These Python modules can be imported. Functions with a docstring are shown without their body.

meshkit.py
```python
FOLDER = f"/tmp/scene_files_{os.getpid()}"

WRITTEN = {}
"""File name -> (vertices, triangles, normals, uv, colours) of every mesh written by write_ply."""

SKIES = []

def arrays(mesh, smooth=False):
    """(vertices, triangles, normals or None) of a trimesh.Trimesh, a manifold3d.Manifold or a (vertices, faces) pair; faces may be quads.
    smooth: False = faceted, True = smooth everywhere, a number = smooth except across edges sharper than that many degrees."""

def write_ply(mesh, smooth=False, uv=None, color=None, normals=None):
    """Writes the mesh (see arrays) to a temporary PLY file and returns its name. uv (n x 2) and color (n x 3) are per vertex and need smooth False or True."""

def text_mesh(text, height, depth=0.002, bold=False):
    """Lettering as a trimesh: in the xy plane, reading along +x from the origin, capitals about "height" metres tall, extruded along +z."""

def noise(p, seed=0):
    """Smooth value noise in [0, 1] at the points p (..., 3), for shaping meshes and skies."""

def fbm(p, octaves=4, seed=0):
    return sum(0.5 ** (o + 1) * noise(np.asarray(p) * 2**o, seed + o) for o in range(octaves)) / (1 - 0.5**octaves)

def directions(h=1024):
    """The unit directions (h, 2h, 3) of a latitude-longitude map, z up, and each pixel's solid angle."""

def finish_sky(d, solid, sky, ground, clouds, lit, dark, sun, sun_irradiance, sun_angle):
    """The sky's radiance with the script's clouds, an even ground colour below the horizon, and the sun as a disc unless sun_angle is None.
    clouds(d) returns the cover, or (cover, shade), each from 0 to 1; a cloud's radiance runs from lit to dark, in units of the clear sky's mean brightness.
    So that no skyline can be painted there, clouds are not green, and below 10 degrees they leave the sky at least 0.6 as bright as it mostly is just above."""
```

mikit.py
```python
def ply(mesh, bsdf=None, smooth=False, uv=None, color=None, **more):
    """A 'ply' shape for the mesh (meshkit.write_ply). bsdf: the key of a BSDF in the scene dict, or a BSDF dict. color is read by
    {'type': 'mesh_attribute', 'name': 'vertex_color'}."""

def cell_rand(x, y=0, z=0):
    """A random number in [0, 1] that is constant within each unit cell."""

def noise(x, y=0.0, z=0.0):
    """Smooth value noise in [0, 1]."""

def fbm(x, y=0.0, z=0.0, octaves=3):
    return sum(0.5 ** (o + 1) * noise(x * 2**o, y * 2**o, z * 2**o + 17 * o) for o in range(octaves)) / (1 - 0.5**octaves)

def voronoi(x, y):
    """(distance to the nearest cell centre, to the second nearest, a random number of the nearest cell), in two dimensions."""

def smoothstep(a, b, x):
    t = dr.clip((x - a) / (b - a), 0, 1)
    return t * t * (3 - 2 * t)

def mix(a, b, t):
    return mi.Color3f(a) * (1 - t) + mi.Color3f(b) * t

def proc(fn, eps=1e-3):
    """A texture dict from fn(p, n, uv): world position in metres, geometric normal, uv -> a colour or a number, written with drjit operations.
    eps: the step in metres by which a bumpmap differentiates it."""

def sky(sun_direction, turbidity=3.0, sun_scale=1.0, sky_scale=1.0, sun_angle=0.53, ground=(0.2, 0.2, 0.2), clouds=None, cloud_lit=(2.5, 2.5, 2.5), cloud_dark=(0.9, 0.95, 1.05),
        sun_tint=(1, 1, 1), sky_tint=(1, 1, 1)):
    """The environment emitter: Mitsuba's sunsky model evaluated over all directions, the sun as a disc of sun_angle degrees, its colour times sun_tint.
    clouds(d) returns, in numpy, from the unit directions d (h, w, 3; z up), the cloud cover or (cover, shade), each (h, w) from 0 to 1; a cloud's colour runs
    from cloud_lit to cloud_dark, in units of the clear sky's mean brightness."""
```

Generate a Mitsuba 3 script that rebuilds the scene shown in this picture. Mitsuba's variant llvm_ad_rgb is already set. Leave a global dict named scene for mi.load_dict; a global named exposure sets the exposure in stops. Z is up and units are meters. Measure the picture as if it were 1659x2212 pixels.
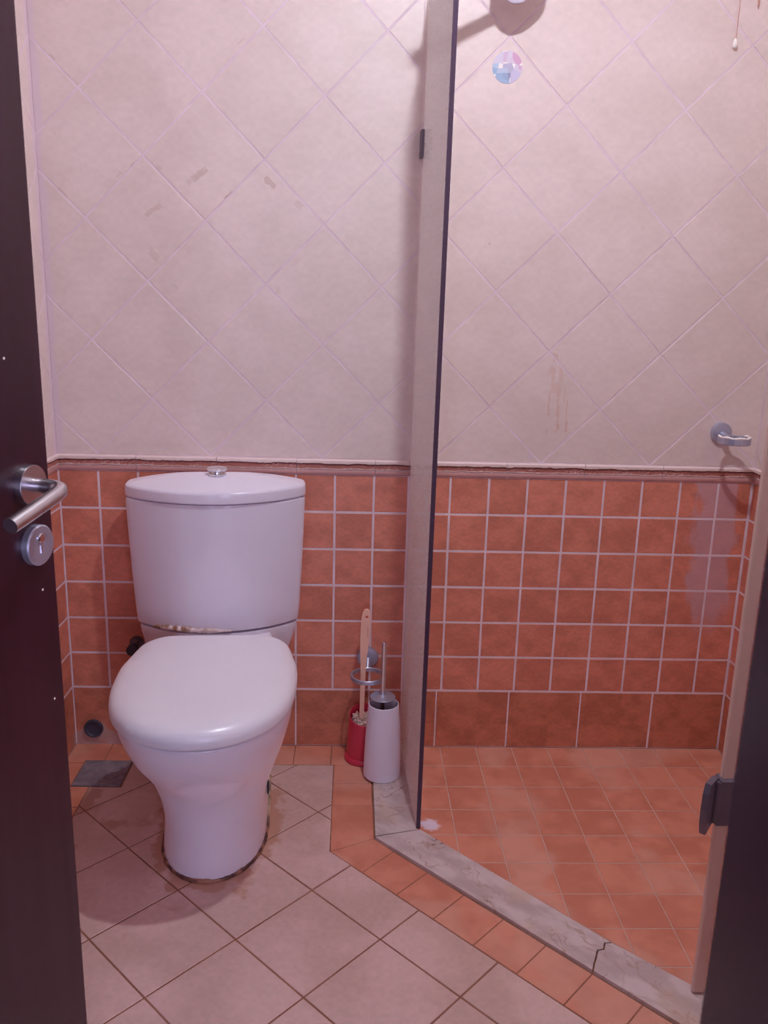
import math, random
import numpy as np
import trimesh, shapely
from shapely.geometry import Polygon, Point, box as sbox
import drjit as dr
import mitsuba as mi
import mikit, meshkit
from mikit import proc, noise, fbm, cell_rand, smoothstep, mix

T = mi.ScalarTransform4f
rng = np.random.default_rng(7)
scene, labels = {}, {}

# ---------------------------------------------------------------- camera, light, exposure
CAM = np.array([0.7516, -2.0946, 1.1842])
FWD = np.array([0.03520, 0.97061, -0.23807])
UP = np.array([-0.01831, 0.23881, 0.97089])
scene['camera'] = {'type': 'thinlens', 'fov': 2 * math.degrees(math.atan(829.5 / 1799.2)), 'fov_axis': 'x',
                   'aperture_radius': 0.0012, 'focus_distance': 1.9, 'near_clip': 0.01, 'far_clip': 50.0,
                   'to_world': T().look_at(origin=CAM.tolist(), target=(CAM + FWD).tolist(), up=UP.tolist())}
exposure = 0.0
LAMP = np.array([1.0, -0.915, 2.315])
LAMP_RGB = [1590.0, 1720.0, 1950.0]          # round downlight in the bathroom ceiling
ADDED_LIGHT_RGB = [3.2, 3.3, 4.6]             # tall hallway pane, added for the streak on the cistern
ADDED_LIGHT2_RGB = [5.4, 5.2, 7.6]            # wider low pane beside it, added as fill for the left side

# ---------------------------------------------------------------- helpers
LETTER = {}


def free(key):
    if key not in scene and key not in labels:
        return key
    k = LETTER.get(key, 0)
    while True:
        k += 1
        name = f'{key}_{k:03d}'
        if name not in scene and name not in labels:
            LETTER[key] = k
            return name


def put(key, mesh, bsdf, smooth=False, uv=None, color=None, **more):
    key = free(key)
    scene[key] = mikit.ply(mesh, bsdf, smooth=smooth, uv=uv, color=color, **more)
    return key


def tag(key, label=None, category=None, group=None, kind=None):
    d = labels.setdefault(key, {})
    for a, b in (('label', label), ('category', category), ('group', group), ('kind', kind)):
        if b:
            d[a] = b
    return key


def cat(*ms):
    return trimesh.util.concatenate([m if isinstance(m, trimesh.Trimesh) else trimesh.Trimesh(*m, process=False) for m in ms])


def bx(x0, y0, z0, x1, y1, z1, b=0.0):
    """A box, its edges chamfered by b."""
    lo, hi = np.minimum([x0, y0, z0], [x1, y1, z1]), np.maximum([x0, y0, z0], [x1, y1, z1])
    if b <= 0:
        m = trimesh.creation.box(bounds=[lo, hi])
        return m
    pts = []
    for k in range(3):
        for s in np.ndindex(2, 2, 2):
            p = np.where(np.array(s) == 0, lo + b, hi - b)
            p[k] = lo[k] if s[k] == 0 else hi[k]
            pts.append(p)
    return trimesh.convex.convex_hull(np.array(pts))


def frame(o, x, y, z):
    m = np.eye(4)
    m[:3, 0], m[:3, 1], m[:3, 2], m[:3, 3] = x, y, z, o
    return m


def tube(path, r, n=16, cap=True):
    """A tube along a path; r one radius or one per point."""
    p = np.asarray(path, float)
    r = np.broadcast_to(np.asarray(r, float), len(p))
    t = np.gradient(p, axis=0)
    t /= np.linalg.norm(t, axis=1, keepdims=True)
    a = np.array([0, 0, 1.0]) if abs(t[0][2]) < 0.9 else np.array([1.0, 0, 0])
    u = np.cross(t[0], a)
    u /= np.linalg.norm(u)
    rings = []
    for k in range(len(p)):
        u = u - t[k] * (u @ t[k])
        u /= np.linalg.norm(u)
        v = np.cross(t[k], u)
        ang = np.arange(n) / n * 2 * np.pi
        rings.append(p[k] + r[k] * (np.cos(ang)[:, None] * u + np.sin(ang)[:, None] * v))
    return loft(rings, cap)


def loft(rings, cap=True):
    """Closed rings of equal length joined into a skin, both ends capped."""
    n, k = len(rings[0]), len(rings)
    v = np.vstack(rings)
    f = []
    i = np.arange(n)
    j = (i + 1) % n
    for a in range(k - 1):
        f.append(np.stack([a * n + i, a * n + j, (a + 1) * n + j], 1))
        f.append(np.stack([a * n + i, (a + 1) * n + j, (a + 1) * n + i], 1))
    if cap:
        v = np.vstack([v, rings[0].mean(0), rings[-1].mean(0)])
        f.append(np.stack([j, i, i * 0 + n * k], 1))
        f.append(np.stack([(k - 1) * n + i, (k - 1) * n + j, i * 0 + n * k + 1], 1))
    m = trimesh.Trimesh(v, np.vstack(f), process=False)
    if m.volume < 0:
        m.invert()
    return m


def lathe(profile, n=48, close=True):
    """Revolves (radius, height) pairs about z."""
    ang = np.arange(n) / n * 2 * np.pi
    return loft([np.stack([max(r, 1e-5) * np.cos(ang), max(r, 1e-5) * np.sin(ang), ang * 0 + z], 1) for r, z in profile], close)


def resample(poly, n, start):
    """n points round the outline, counter-clockwise, the first nearest to start."""
    ring = shapely.geometry.polygon.orient(poly).exterior
    s0 = ring.project(Point(start))
    return np.array([ring.interpolate((s0 + ring.length * k / n) % ring.length).coords[0] for k in range(n)])


def rounded(poly, r):
    return poly.buffer(-r, quad_segs=10).buffer(2 * r, quad_segs=10).buffer(-r, quad_segs=10)


def moved(m, mat):
    m = m.copy()
    m.apply_transform(np.asarray(mat))
    return m


def tile_mesh(poly, depth, bevel):
    """A convex tile with a bevelled rim, face at z = 0, body below."""
    if poly.convex_hull.area - poly.area > 1e-7:
        m = trimesh.creation.extrude_polygon(poly, depth, engine='earcut')
        m.apply_translation([0, 0, -depth])
        return m
    pts = np.array(shapely.geometry.polygon.orient(poly).exterior.coords)[:-1]
    n = len(pts)
    ins = []
    for k in range(n):
        a, b, c = pts[k - 1], pts[k], pts[(k + 1) % n]
        d1, d2 = (b - a) / np.linalg.norm(b - a), (c - b) / np.linalg.norm(c - b)
        n1, n2 = np.array([-d1[1], d1[0]]), np.array([-d2[1], d2[0]])
        m = n1 + n2
        ins.append(b + m * bevel / max(1e-6, 0.5 * (m @ m)))
    ins = np.array(ins)
    h = lambda q, z: np.hstack([q, np.full((n, 1), z)])
    return loft([h(pts, -depth), h(pts, -bevel * 0.7), h(ins, 0.0)])


# ---------------------------------------------------------------- materials
def principled(rgb=None, rough=0.5, spec=0.5, metal=0.0, fn=None, **k):
    c = proc(fn) if fn else {'type': 'rgb', 'value': list(rgb)}
    d = {'type': 'principled', 'base_color': c, 'roughness': rough, 'metallic': metal, **k}
    if metal == 0:
        d['specular'] = spec
    return {'type': 'twosided', 'bsdf': d}


def blot(p, cx, cz, hx, hz, freq=160.0, rag=0.5, turn=0.0):
    """A stain with a ragged outline on the back wall: 1 inside, 0 outside."""
    c, s, u, v = math.cos(math.radians(turn)), math.sin(math.radians(turn)), p.x - cx, p.z - cz
    e = dr.maximum(dr.abs(u * c + v * s) / hx, dr.abs(v * c - u * s) / hz)
    return smoothstep(1.15, 0.85, e + (fbm(p.x * freq, p.z * freq, 3.0) - 0.5) * 2 * rag) * dr.select(p.y > -0.02, 1.0, 0.0)


STAINS_GREY = [(0.375, 1.477, 0.019, 0.007, 0.75, 38), (0.353, 1.461, 0.008, 0.005, 0.45, 38), (0.533, 1.467, 0.009, 0.007, 0.85, -42), (0.543, 1.459, 0.010, 0.006, 0.8, -42), (0.441, 1.433, 0.012, 0.002, 0.85, 40),
               (0.262, 1.393, 0.019, 0.0055, 0.55, 36), (0.277, 1.402, 0.008, 0.006, 0.5, 36), (0.261, 1.293, 0.012, 0.008, 0.4, -45), (0.606, 1.416, 0.010, 0.008, 0.4, -40), (0.054, 1.427, 0.013, 0.004, 0.5, -45),
               (0.049, 1.716, 0.009, 0.003, 0.45, -45), (0.187, 1.470, 0.008, 0.003, 0.4, 42), (0.220, 1.491, 0.006, 0.004, 0.4, 42), (0.282, 1.488, 0.006, 0.005, 0.4, 0), (0.474, 1.761, 0.011, 0.0025, 0.4, 42),
               (0.311, 1.220, 0.007, 0.004, 0.4, -40), (0.556, 1.221, 0.006, 0.010, 0.3, 0), (0.600, 1.292, 0.010, 0.010, 0.2, 30), (1.064, 1.340, 0.0022, 0.0022, 0.9, 0)]
DRIPS = [(1.246, 1.076, 0.007, 0.009, 0.5), (1.239, 1.043, 0.008, 0.009, 0.4), (1.262, 1.036, 0.006, 0.020, 0.4), (1.252, 0.999, 0.013, 0.012, 0.35), (1.243, 1.020, 0.004, 0.028, 0.35), (1.237, 0.962, 0.0025, 0.030, 0.5),
         (1.259, 0.962, 0.0030, 0.036, 0.5), (1.262, 0.925, 0.0028, 0.030, 0.6), (1.264, 0.903, 0.003, 0.007, 0.8), (1.283, 0.935, 0.0015, 0.045, 0.5), (1.286, 0.905, 0.002, 0.014, 0.65), (1.2355, 0.889, 0.0018, 0.006, 0.5), (1.275, 0.985, 0.002, 0.02, 0.35)]


def cream_fn(p, n, uv):
    cloud = fbm(p.x * 9, p.y * 9 + 4, p.z * 9, octaves=4)
    speck = fbm(p.x * 90, p.y * 90, p.z * 90, octaves=2)
    c = mix((0.65, 0.525, 0.485), (0.70, 0.57, 0.535), smoothstep(0.25, 0.75, cloud))
    c = c * (0.95 + 0.10 * speck)
    w = mi.Float(0)
    for cx, cz, hx, hz, k, turn in STAINS_GREY:
        w = dr.maximum(w, k * blot(p, cx, cz, hx, hz, 230.0, 0.45, turn))
    c = mix(c, (0.42, 0.27, 0.22), w * 0.55)
    w = mi.Float(0)
    for cx, cz, hx, hz, k in DRIPS:
        w = dr.maximum(w, k * blot(p, cx, cz, hx, hz, 120.0, 0.6))
    c = mix(c, (0.52, 0.24, 0.13), w * 0.55)
    # filler smeared in the left corner, limescale over the shelf ring at the right, a dab of filler above the band
    w = 0.75 * smoothstep(0.022, 0.010, p.x + (fbm(p.x * 40, p.z * 14, 2) - 0.5) * 0.022) * dr.select(p.y > -0.02, 1.0, 0.0)
    w = dr.maximum(w, 0.8 * blot(p, 1.199, 0.826, 0.007, 0.012, 60.0, 0.4))
    w = dr.maximum(w, 0.4 * blot(p, 1.672, 0.840, 0.022, 0.030, 30.0, 0.7))
    return mix(c, (0.66, 0.52, 0.57), w)


def orange_fn(p, n, uv):
    t = cell_rand(p.x * 10 + 0.003, p.y * 10 + 0.5, (p.z - 0.767) / 0.0996 + 40)
    cloud = fbm(p.x * 26, p.y * 26, p.z * 26, octaves=4)
    c = mix((0.49, 0.164, 0.108), (0.62, 0.217, 0.145), smoothstep(0.2, 0.8, cloud + (t - 0.5) * 0.30))
    c = c * (0.9 + 0.2 * fbm(p.x * 150, p.y * 150, p.z * 150, octaves=2))
    # limescale run below the ring at the right
    run = 0.55 * smoothstep(1.1, 0.75, dr.abs(p.x - 1.700 - 0.055 * (0.62 - p.z) - 0.02 * (noise(p.z * 14, 3) - 0.5)) / (0.046 + 0.02 * noise(p.z * 18, 7)) + (fbm(p.x * 50, p.z * 20, 1) - 0.5) * 0.7)
    run = run * smoothstep(0.33, 0.44, p.z + 0.06 * (noise(p.x * 40, 5) - 0.5)) * dr.select((p.y > -0.02) & (p.x > 1.5), 1.0, 0.0)
    c = mix(c, (0.52, 0.36, 0.42), run)
    # white filler wiped over the skirting by the drain
    w = 0.7 * smoothstep(0.055, 0.045, p.z + (fbm(p.x * 30, p.z * 30, 2) - 0.5) * 0.05) * dr.select((p.y > -0.02) & (p.x < 0.17), 1.0, 0.0) * smoothstep(0.3, 0.5, fbm(p.x * 40, p.z * 90, 9) + 0.15)
    return mix(c, (0.50, 0.36, 0.38), w)


def skirting_fn(p, n, uv):
    return orange_fn(p, n, uv) * mi.Color3f(0.82, 0.80, 0.72)


def shower_floor_fn(p, n, uv):
    return terracotta(p, cell_rand(p.x * 10 - 0.005, p.y * 10, 5))


def border_fn(p, n, uv):
    return terracotta(p, fbm(p.x * 7, p.y * 7, 2))


def terracotta(p, t):
    cloud = fbm(p.x * 22, p.y * 22, 1.0, octaves=4)
    c = mix((0.49, 0.165, 0.103), (0.60, 0.225, 0.147), smoothstep(0.2, 0.8, cloud + (t - 0.5) * 0.35))
    film = smoothstep(0.5, 0.66, fbm(p.x * 7, p.y * 7, 4.0)) * 0.35
    c = mix(c, (0.62, 0.36, 0.28), film)
    chip = smoothstep(0.030, 0.012, dr.sqrt(dr.square(p.x - 0.942) + dr.square(p.y + 0.362)) + (fbm(p.x * 90, p.y * 90, 2) - 0.5) * 0.02)
    return mix(c, (0.75, 0.68, 0.80), 0.8 * chip)


def beige_fn(p, n, uv):
    cloud = fbm(p.x * 8, p.y * 8, 3.0, octaves=4)
    c = mix((0.50, 0.32, 0.28), (0.58, 0.38, 0.345), smoothstep(0.3, 0.7, cloud))
    c = c * (0.94 + 0.12 * fbm(p.x * 120, p.y * 120, 2, octaves=2))
    # rust and grime washed out round the foot: a ragged ring with its own edge
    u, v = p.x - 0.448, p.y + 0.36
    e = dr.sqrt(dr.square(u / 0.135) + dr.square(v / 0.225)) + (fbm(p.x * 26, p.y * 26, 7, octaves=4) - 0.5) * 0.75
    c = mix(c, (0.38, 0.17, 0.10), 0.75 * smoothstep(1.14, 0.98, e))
    d = smoothstep(0.52, 0.62, fbm(p.x * 11, p.y * 11, 21, octaves=4)) * smoothstep(0.42, 0.34, p.x + (fbm(p.x * 12, p.y * 12, 5) - 0.5) * 0.3) * smoothstep(-0.66, -0.60, p.y + (fbm(p.x * 15, p.y * 15, 6) - 0.5) * 0.15)  # separate browner blotches, ragged, kept to the left and back of the field
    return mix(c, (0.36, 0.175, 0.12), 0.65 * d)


def marble_fn(p, n, uv):
    u, v = (p.x - p.y) * 0.707, (p.x + p.y) * 0.707
    c = mix((0.44, 0.335, 0.325), (0.56, 0.45, 0.44), smoothstep(0.3, 0.7, fbm(u * 16, v * 30, 1, octaves=4)))
    warp = fbm(p.x * 14, p.y * 14, 8, octaves=4)
    band = dr.abs(fbm(u * 9 + 3, v * 34 + warp * 5, 3, octaves=4) - 0.5)
    c = mix(c, (0.36, 0.215, 0.16), 0.6 * smoothstep(0.045, 0.008, band) * smoothstep(0.42, 0.62, fbm(p.x * 11, p.y * 11, 14)))
    crack = dr.abs(fbm(u * 15 + 9, v * 26 + warp * 6, 5, octaves=4) - 0.5)
    c = mix(c, (0.17, 0.075, 0.055), 0.85 * smoothstep(0.014, 0.003, crack) * smoothstep(0.5, 0.6, fbm(p.x * 9, p.y * 9, 31)))
    return mix(c, (0.52, 0.345, 0.235), 0.4 * smoothstep(0.55, 0.7, fbm(p.x * 9, p.y * 9, 23, octaves=4)))


def grout_fn(p, n, uv):
    return mix((0.60, 0.46, 0.49), (0.76, 0.62, 0.68), fbm(p.x * 20, p.y * 20, p.z * 20))


def wet_grout_fn(p, n, uv):
    return mix((0.46, 0.25, 0.19), (0.58, 0.37, 0.31), fbm(p.x * 16, p.y * 16, p.z * 16))


def floor_grout_fn(p, n, uv):
    return mix((0.17, 0.065, 0.04), (0.32, 0.15, 0.10), fbm(p.x * 20, p.y * 20, 3))


def wood_fn(p, n, uv):
    g = fbm(p.x * 60, p.y * 60, p.z * 3, octaves=4)
    return mix((0.018, 0.004, 0.010), (0.036, 0.009, 0.019), g)


B = scene
B['porcelain'] = principled((0.70, 0.645, 0.73), 0.16, 0.5)
B['porcelain_lid'] = principled((0.66, 0.615, 0.665), 0.28, 0.5)
B['cream'] = principled(None, 0.42, 0.45, fn=cream_fn)
B['orange'] = principled(None, 0.42, 0.45, fn=orange_fn)
B['skirting'] = principled(None, 0.42, 0.45, fn=skirting_fn)
B['shower_tile'] = principled(None, 0.5, 0.4, fn=shower_floor_fn)
B['border'] = principled(None, 0.5, 0.4, fn=border_fn)
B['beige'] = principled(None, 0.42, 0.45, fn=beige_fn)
B['marble'] = principled(None, 0.32, 0.5, fn=marble_fn)
B['grout'] = principled(None, 0.85, 0.2, fn=grout_fn)
B['wet_grout'] = principled(None, 0.85, 0.2, fn=wet_grout_fn)
B['floor_grout'] = principled(None, 0.85, 0.2, fn=floor_grout_fn)
B['wood'] = principled(None, 0.30, 0.5, fn=wood_fn)
B['dyed'] = {'type': 'twosided', 'bsdf': {'type': 'principled', 'base_color': {'type': 'mesh_attribute', 'name': 'vertex_color'}, 'roughness': 0.45, 'specular': 0.45}}
B['paint'] = principled((0.80, 0.74, 0.72), 0.7, 0.3)
B['hall_paint'] = principled((0.46, 0.42, 0.56), 0.8, 0.2)
B['hall_floor'] = principled((0.30, 0.24, 0.26), 0.5, 0.4)
B['steel'] = principled((0.62, 0.58, 0.62), 0.28, metal=1.0)
B['chrome'] = principled((0.78, 0.77, 0.80), 0.07, metal=1.0)
B['dull_chrome'] = principled((0.47, 0.48, 0.60), 0.34, metal=0.75)
B['grey_metal'] = principled((0.16, 0.13, 0.17), 0.38, metal=0.6)
B['drain_metal'] = principled(None, 0.5, 0.4, fn=lambda p, n, uv: mix((0.13, 0.10, 0.12), (0.27, 0.21, 0.235), fbm(p.x * 70, p.y * 70, 1)))
B['black'] = principled((0.018, 0.013, 0.018), 0.6, 0.3)
B['rubber'] = principled((0.045, 0.038, 0.06), 0.55, 0.4)
B['white_plastic'] = principled((0.72, 0.66, 0.76), 0.30, 0.5)
B['peach_plastic'] = principled((0.80, 0.47, 0.36), 0.35, 0.5)
B['imprint'] = principled((0.50, 0.24, 0.18), 0.5, 0.4)
B['red_plastic'] = {'type': 'principled', 'base_color': {'type': 'rgb', 'value': [0.50, 0.028, 0.062]}, 'roughness': 0.22, 'specular': 0.5}
B['bristle'] = principled((0.72, 0.56, 0.48), 0.7, 0.3)
B['dark_bristle'] = principled((0.10, 0.05, 0.05), 0.8, 0.2)
B['glass_sheet'] = {'type': 'thindielectric', 'int_ior': 1.5}
B['limescale'] = {'type': 'principledthin', 'base_color': {'type': 'rgb', 'value': [0.78, 0.765, 0.75]}, 'roughness': 0.32, 'diff_trans': 0.9, 'spec_trans': 0.0}
B['glass_edge'] = principled((0.050, 0.022, 0.050), 0.25, 0.5)
B['seal'] = principled((0.62, 0.42, 0.36), 0.4, 0.5)
B['soap'] = principled((0.86, 0.80, 0.76), 0.6, 0.3)
B['cord'] = principled((0.70, 0.46, 0.42), 0.7, 0.3)

# ---------------------------------------------------------------- walls, floor, ceiling
TOP, TH = 0.7671, 0.09957        # upper edge of the orange tiling, its pitch in height
ROOM_X, FRONT_Y, CEIL = 1.787, -1.73, 2.34
GX = 0.888                       # glass panel at the back wall


def wall_tiles(holder, M, ulen, hidden, u_small, lattices, skirt, mirror=False):
    """Tiles one wall: M carries (u along, v up, w out) to the world. Covers u in [0, ulen]."""
    gap = 0.0050
    square = mikit.ply(tile_mesh(sbox(-(0.1 - gap) / 2, -(TH - gap) / 2, (0.1 - gap) / 2, (TH - gap) / 2), 0.006, 0.0012), 'orange')

    def place(mesh, key, bsdf, u, v):
        tilt = rng.uniform(-0.0022, 0.0022, 2) if key == 'diamond_tile' else rng.uniform(-0.004, 0.004, 2)
        mat = M @ np.array(T().translate([u, v, 0]).rotate([1, 0, 0], math.degrees(tilt[0])).rotate([0, 1, 0], math.degrees(tilt[1])).matrix)
        d = dict(mesh) if isinstance(mesh, dict) else mikit.ply(mesh, bsdf)
        d['to_world'] = T(mat)
        scene[free(f'{holder}__{key}')] = d

    for a, b, off in u_small:
        k0 = math.floor((a - off) / 0.1 + 1e-6)
        for k in range(k0, k0 + 60):
            x0, x1 = max(a, off + 0.1 * k), min(b, off + 0.1 * (k + 1))
            if off + 0.1 * k > b - 1e-6:
                break
            if x1 - x0 < 0.012:
                continue
            for row in range(6):
                v = TOP - TH * (row + 0.5)
                if x1 - x0 > 0.099:
                    place(square, 'small_tile', 'orange', (x0 + x1) / 2, v)
                else:
                    w = x1 - x0 - gap
                    place(tile_mesh(sbox(-w / 2, -(TH - gap) / 2, w / 2, (TH - gap) / 2), 0.006, 0.0012), 'small_tile', 'orange', (x0 + x1) / 2, v)
    hs = TOP - 6 * TH
    for a, b, off in skirt:
        k = math.floor((a - off) / 0.2 + 1e-6)
        while off + 0.2 * k < b - 1e-6:
            x0, x1 = max(a, off + 0.2 * k), min(b, off + 0.2 * (k + 1))
            if x1 - x0 > 0.012:
                w = (x1 - x0) / 2 - 0.0018
                place(tile_mesh(sbox(-w, -hs / 2 + 0.001, w, hs / 2 - 0.0028), 0.006, 0.0012), 'skirting_tile', 'skirting', (x0 + x1) / 2, hs / 2)
            k += 1
    s = 0.1989
    hd = s / math.sqrt(2)
    for a, b, ou, ov in lattices:
        area = sbox(a, TOP + 0.041, b, CEIL)
        for i in range(int((a - ou) / hd) - 2, int((b - ou) / hd) + 3):
            for j in range(-6, 16):
                if (i + j) % 2 == 0:
                    continue
                c = np.array([ou + i * hd, TOP + ov + j * hd])
                h = hd - 0.0026
                poly = Polygon([c + [h, 0], c + [0, h], c + [-h, 0], c + [0, -h]]).intersection(area)
                if poly.is_empty or poly.area < 2e-4 or poly.geom_type != 'Polygon':
                    continue
                q = poly.representative_point()
                poly = shapely.affinity.translate(poly, -q.x, -q.y)
                place(tile_mesh(poly, 0.006, 0.0013), 'diamond_tile', 'cream', q.x, q.y)


def listello(holder, M, ulen, cuts, seed):
    """The moulded border: a cream bullnose, a ragged brown band, a thin ridge and a brown roll."""
    z0, z1 = TOP - 0.0005, TOP + 0.0395
    for k in range(len(cuts) - 1):
        a, b = cuts[k] + 0.0006, cuts[k + 1] - 0.0006
        nu = max(8, int((b - a) / 0.0022))
        nv = 44
        U, V = np.meshgrid(np.linspace(a, b, nu), np.linspace(0, 1, nv), indexing='ij')
        P = lambda f, o: meshkit.fbm(np.stack([U * f, U * 0 + o, U * 0 + seed], -1), 4)
        rag = 0.10 * (P(34, 1) - 0.5) + 0.05 * (P(140, 2) - 0.5)
        rag2 = 0.09 * (P(40, 5) - 0.5) + 0.05 * (P(150, 6) - 0.5)
        t1, t2 = 0.70 + rag, 0.38 + rag2                 # the groove under the bullnose, the ridge over the roll
        bump = meshkit.fbm(np.stack([U * 420, V * 16, V * 0 + 3.7 + seed], -1), 3)
        W = np.where(V > t1, 0.0068 - 0.010 * np.clip((V - 0.90) / 0.1, 0, 1) ** 2, 0.0)
        W = np.where(V <= t1, 0.0026 + 0.0042 * (bump - 0.5), W)
        W -= 0.0032 * np.exp(-((V - t1) / 0.020) ** 2)
        W += 0.0034 * np.exp(-((V - t2) / 0.022) ** 2)
        W = np.where(V < t2 - 0.03, 0.0012 + 0.0036 * np.sqrt(np.clip(1 - ((V - 0.19) / 0.19) ** 2, 0, 1)), W)
        cream, brown = np.array([0.70, 0.55, 0.52]), np.array([0.36, 0.125, 0.10])
        roll = np.array([0.50, 0.26, 0.245])
        col = np.where((V > t1)[..., None], cream, brown)
        fleck = np.clip((bump - 0.55) / 0.12, 0, 1)[..., None] * np.clip((P(16, 9) - 0.35) / 0.3, 0, 1)[..., None]
        col = np.where((V <= t1)[..., None], col * (1 - 0.75 * fleck) + 0.75 * fleck * np.array([0.60, 0.42, 0.40]), col)
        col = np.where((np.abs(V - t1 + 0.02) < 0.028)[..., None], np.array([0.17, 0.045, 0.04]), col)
        col = np.where((V < t2 + 0.02)[..., None], cream * 0.85, col)
        col = np.where((V < t2 - 0.055)[..., None], roll, col)
        pts = np.stack([U, z0 + V * (z1 - z0), W], -1).reshape(-1, 3)
        i, j = np.meshgrid(np.arange(nu - 1), np.arange(nv - 1), indexing='ij')
        q = (i * nv + j).ravel()
        f = np.vstack([np.stack([q, q + nv, q + nv + 1], 1), np.stack([q, q + nv + 1, q + 1], 1)])
        put(f'{holder}__border_tile', trimesh.Trimesh(pts, f, process=False), 'dyed', smooth=True, color=col.reshape(-1, 3), to_world=T(M))


JD = 0.0006                       # how deep the joints lie
put('wall_back', bx(-0.1, JD, 0, ROOM_X + 0.1, 0.12, CEIL), 'grout')
tag('wall_back', 'back bathroom wall with cream diamond tiles over small orange tiles', 'wall', kind='structure')
M_back = frame([0, 0, 0], [1, 0, 0], [0, 0, 1], [0, -1, 0])
wall_tiles('wall_back', M_back, ROOM_X, 0, [(0.0, 0.889, 0.0), (0.889, ROOM_X - 0.002, 0.8973)],
           [(0.0, 0.889, 0.6663, 0.6056), (0.889, ROOM_X - 0.002, 1.2270, 0.3218)], [(0.0, 0.889, 0.0), (0.889, ROOM_X - 0.002, 0.985)])
listello('wall_back', M_back, ROOM_X, [0, 0.198, 0.400, 0.602, 0.802, 0.889, 0.96, 1.140, 1.342, 1.545, ROOM_X], 1)

put('wall_left', bx(-0.12, FRONT_Y, 0, -JD, 0.0, CEIL), 'grout')
tag('wall_left', 'left bathroom wall, a tiled sliver beside the door', 'wall', kind='structure')
M_left = frame([0, -1.2, 0], [0, 1, 0], [0, 0, 1], [1, 0, 0])
wall_tiles('wall_left', M_left, 1.2, 0, [(0.5, 1.199, 1.1)], [(0.5, 1.199, 1.094, 0.6056)], [(0.5, 1.199, 1.0)])
listello('wall_left', M_left, 1.2, [0.5, 0.6, 0.8, 1.0, 1.199], 2)

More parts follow.
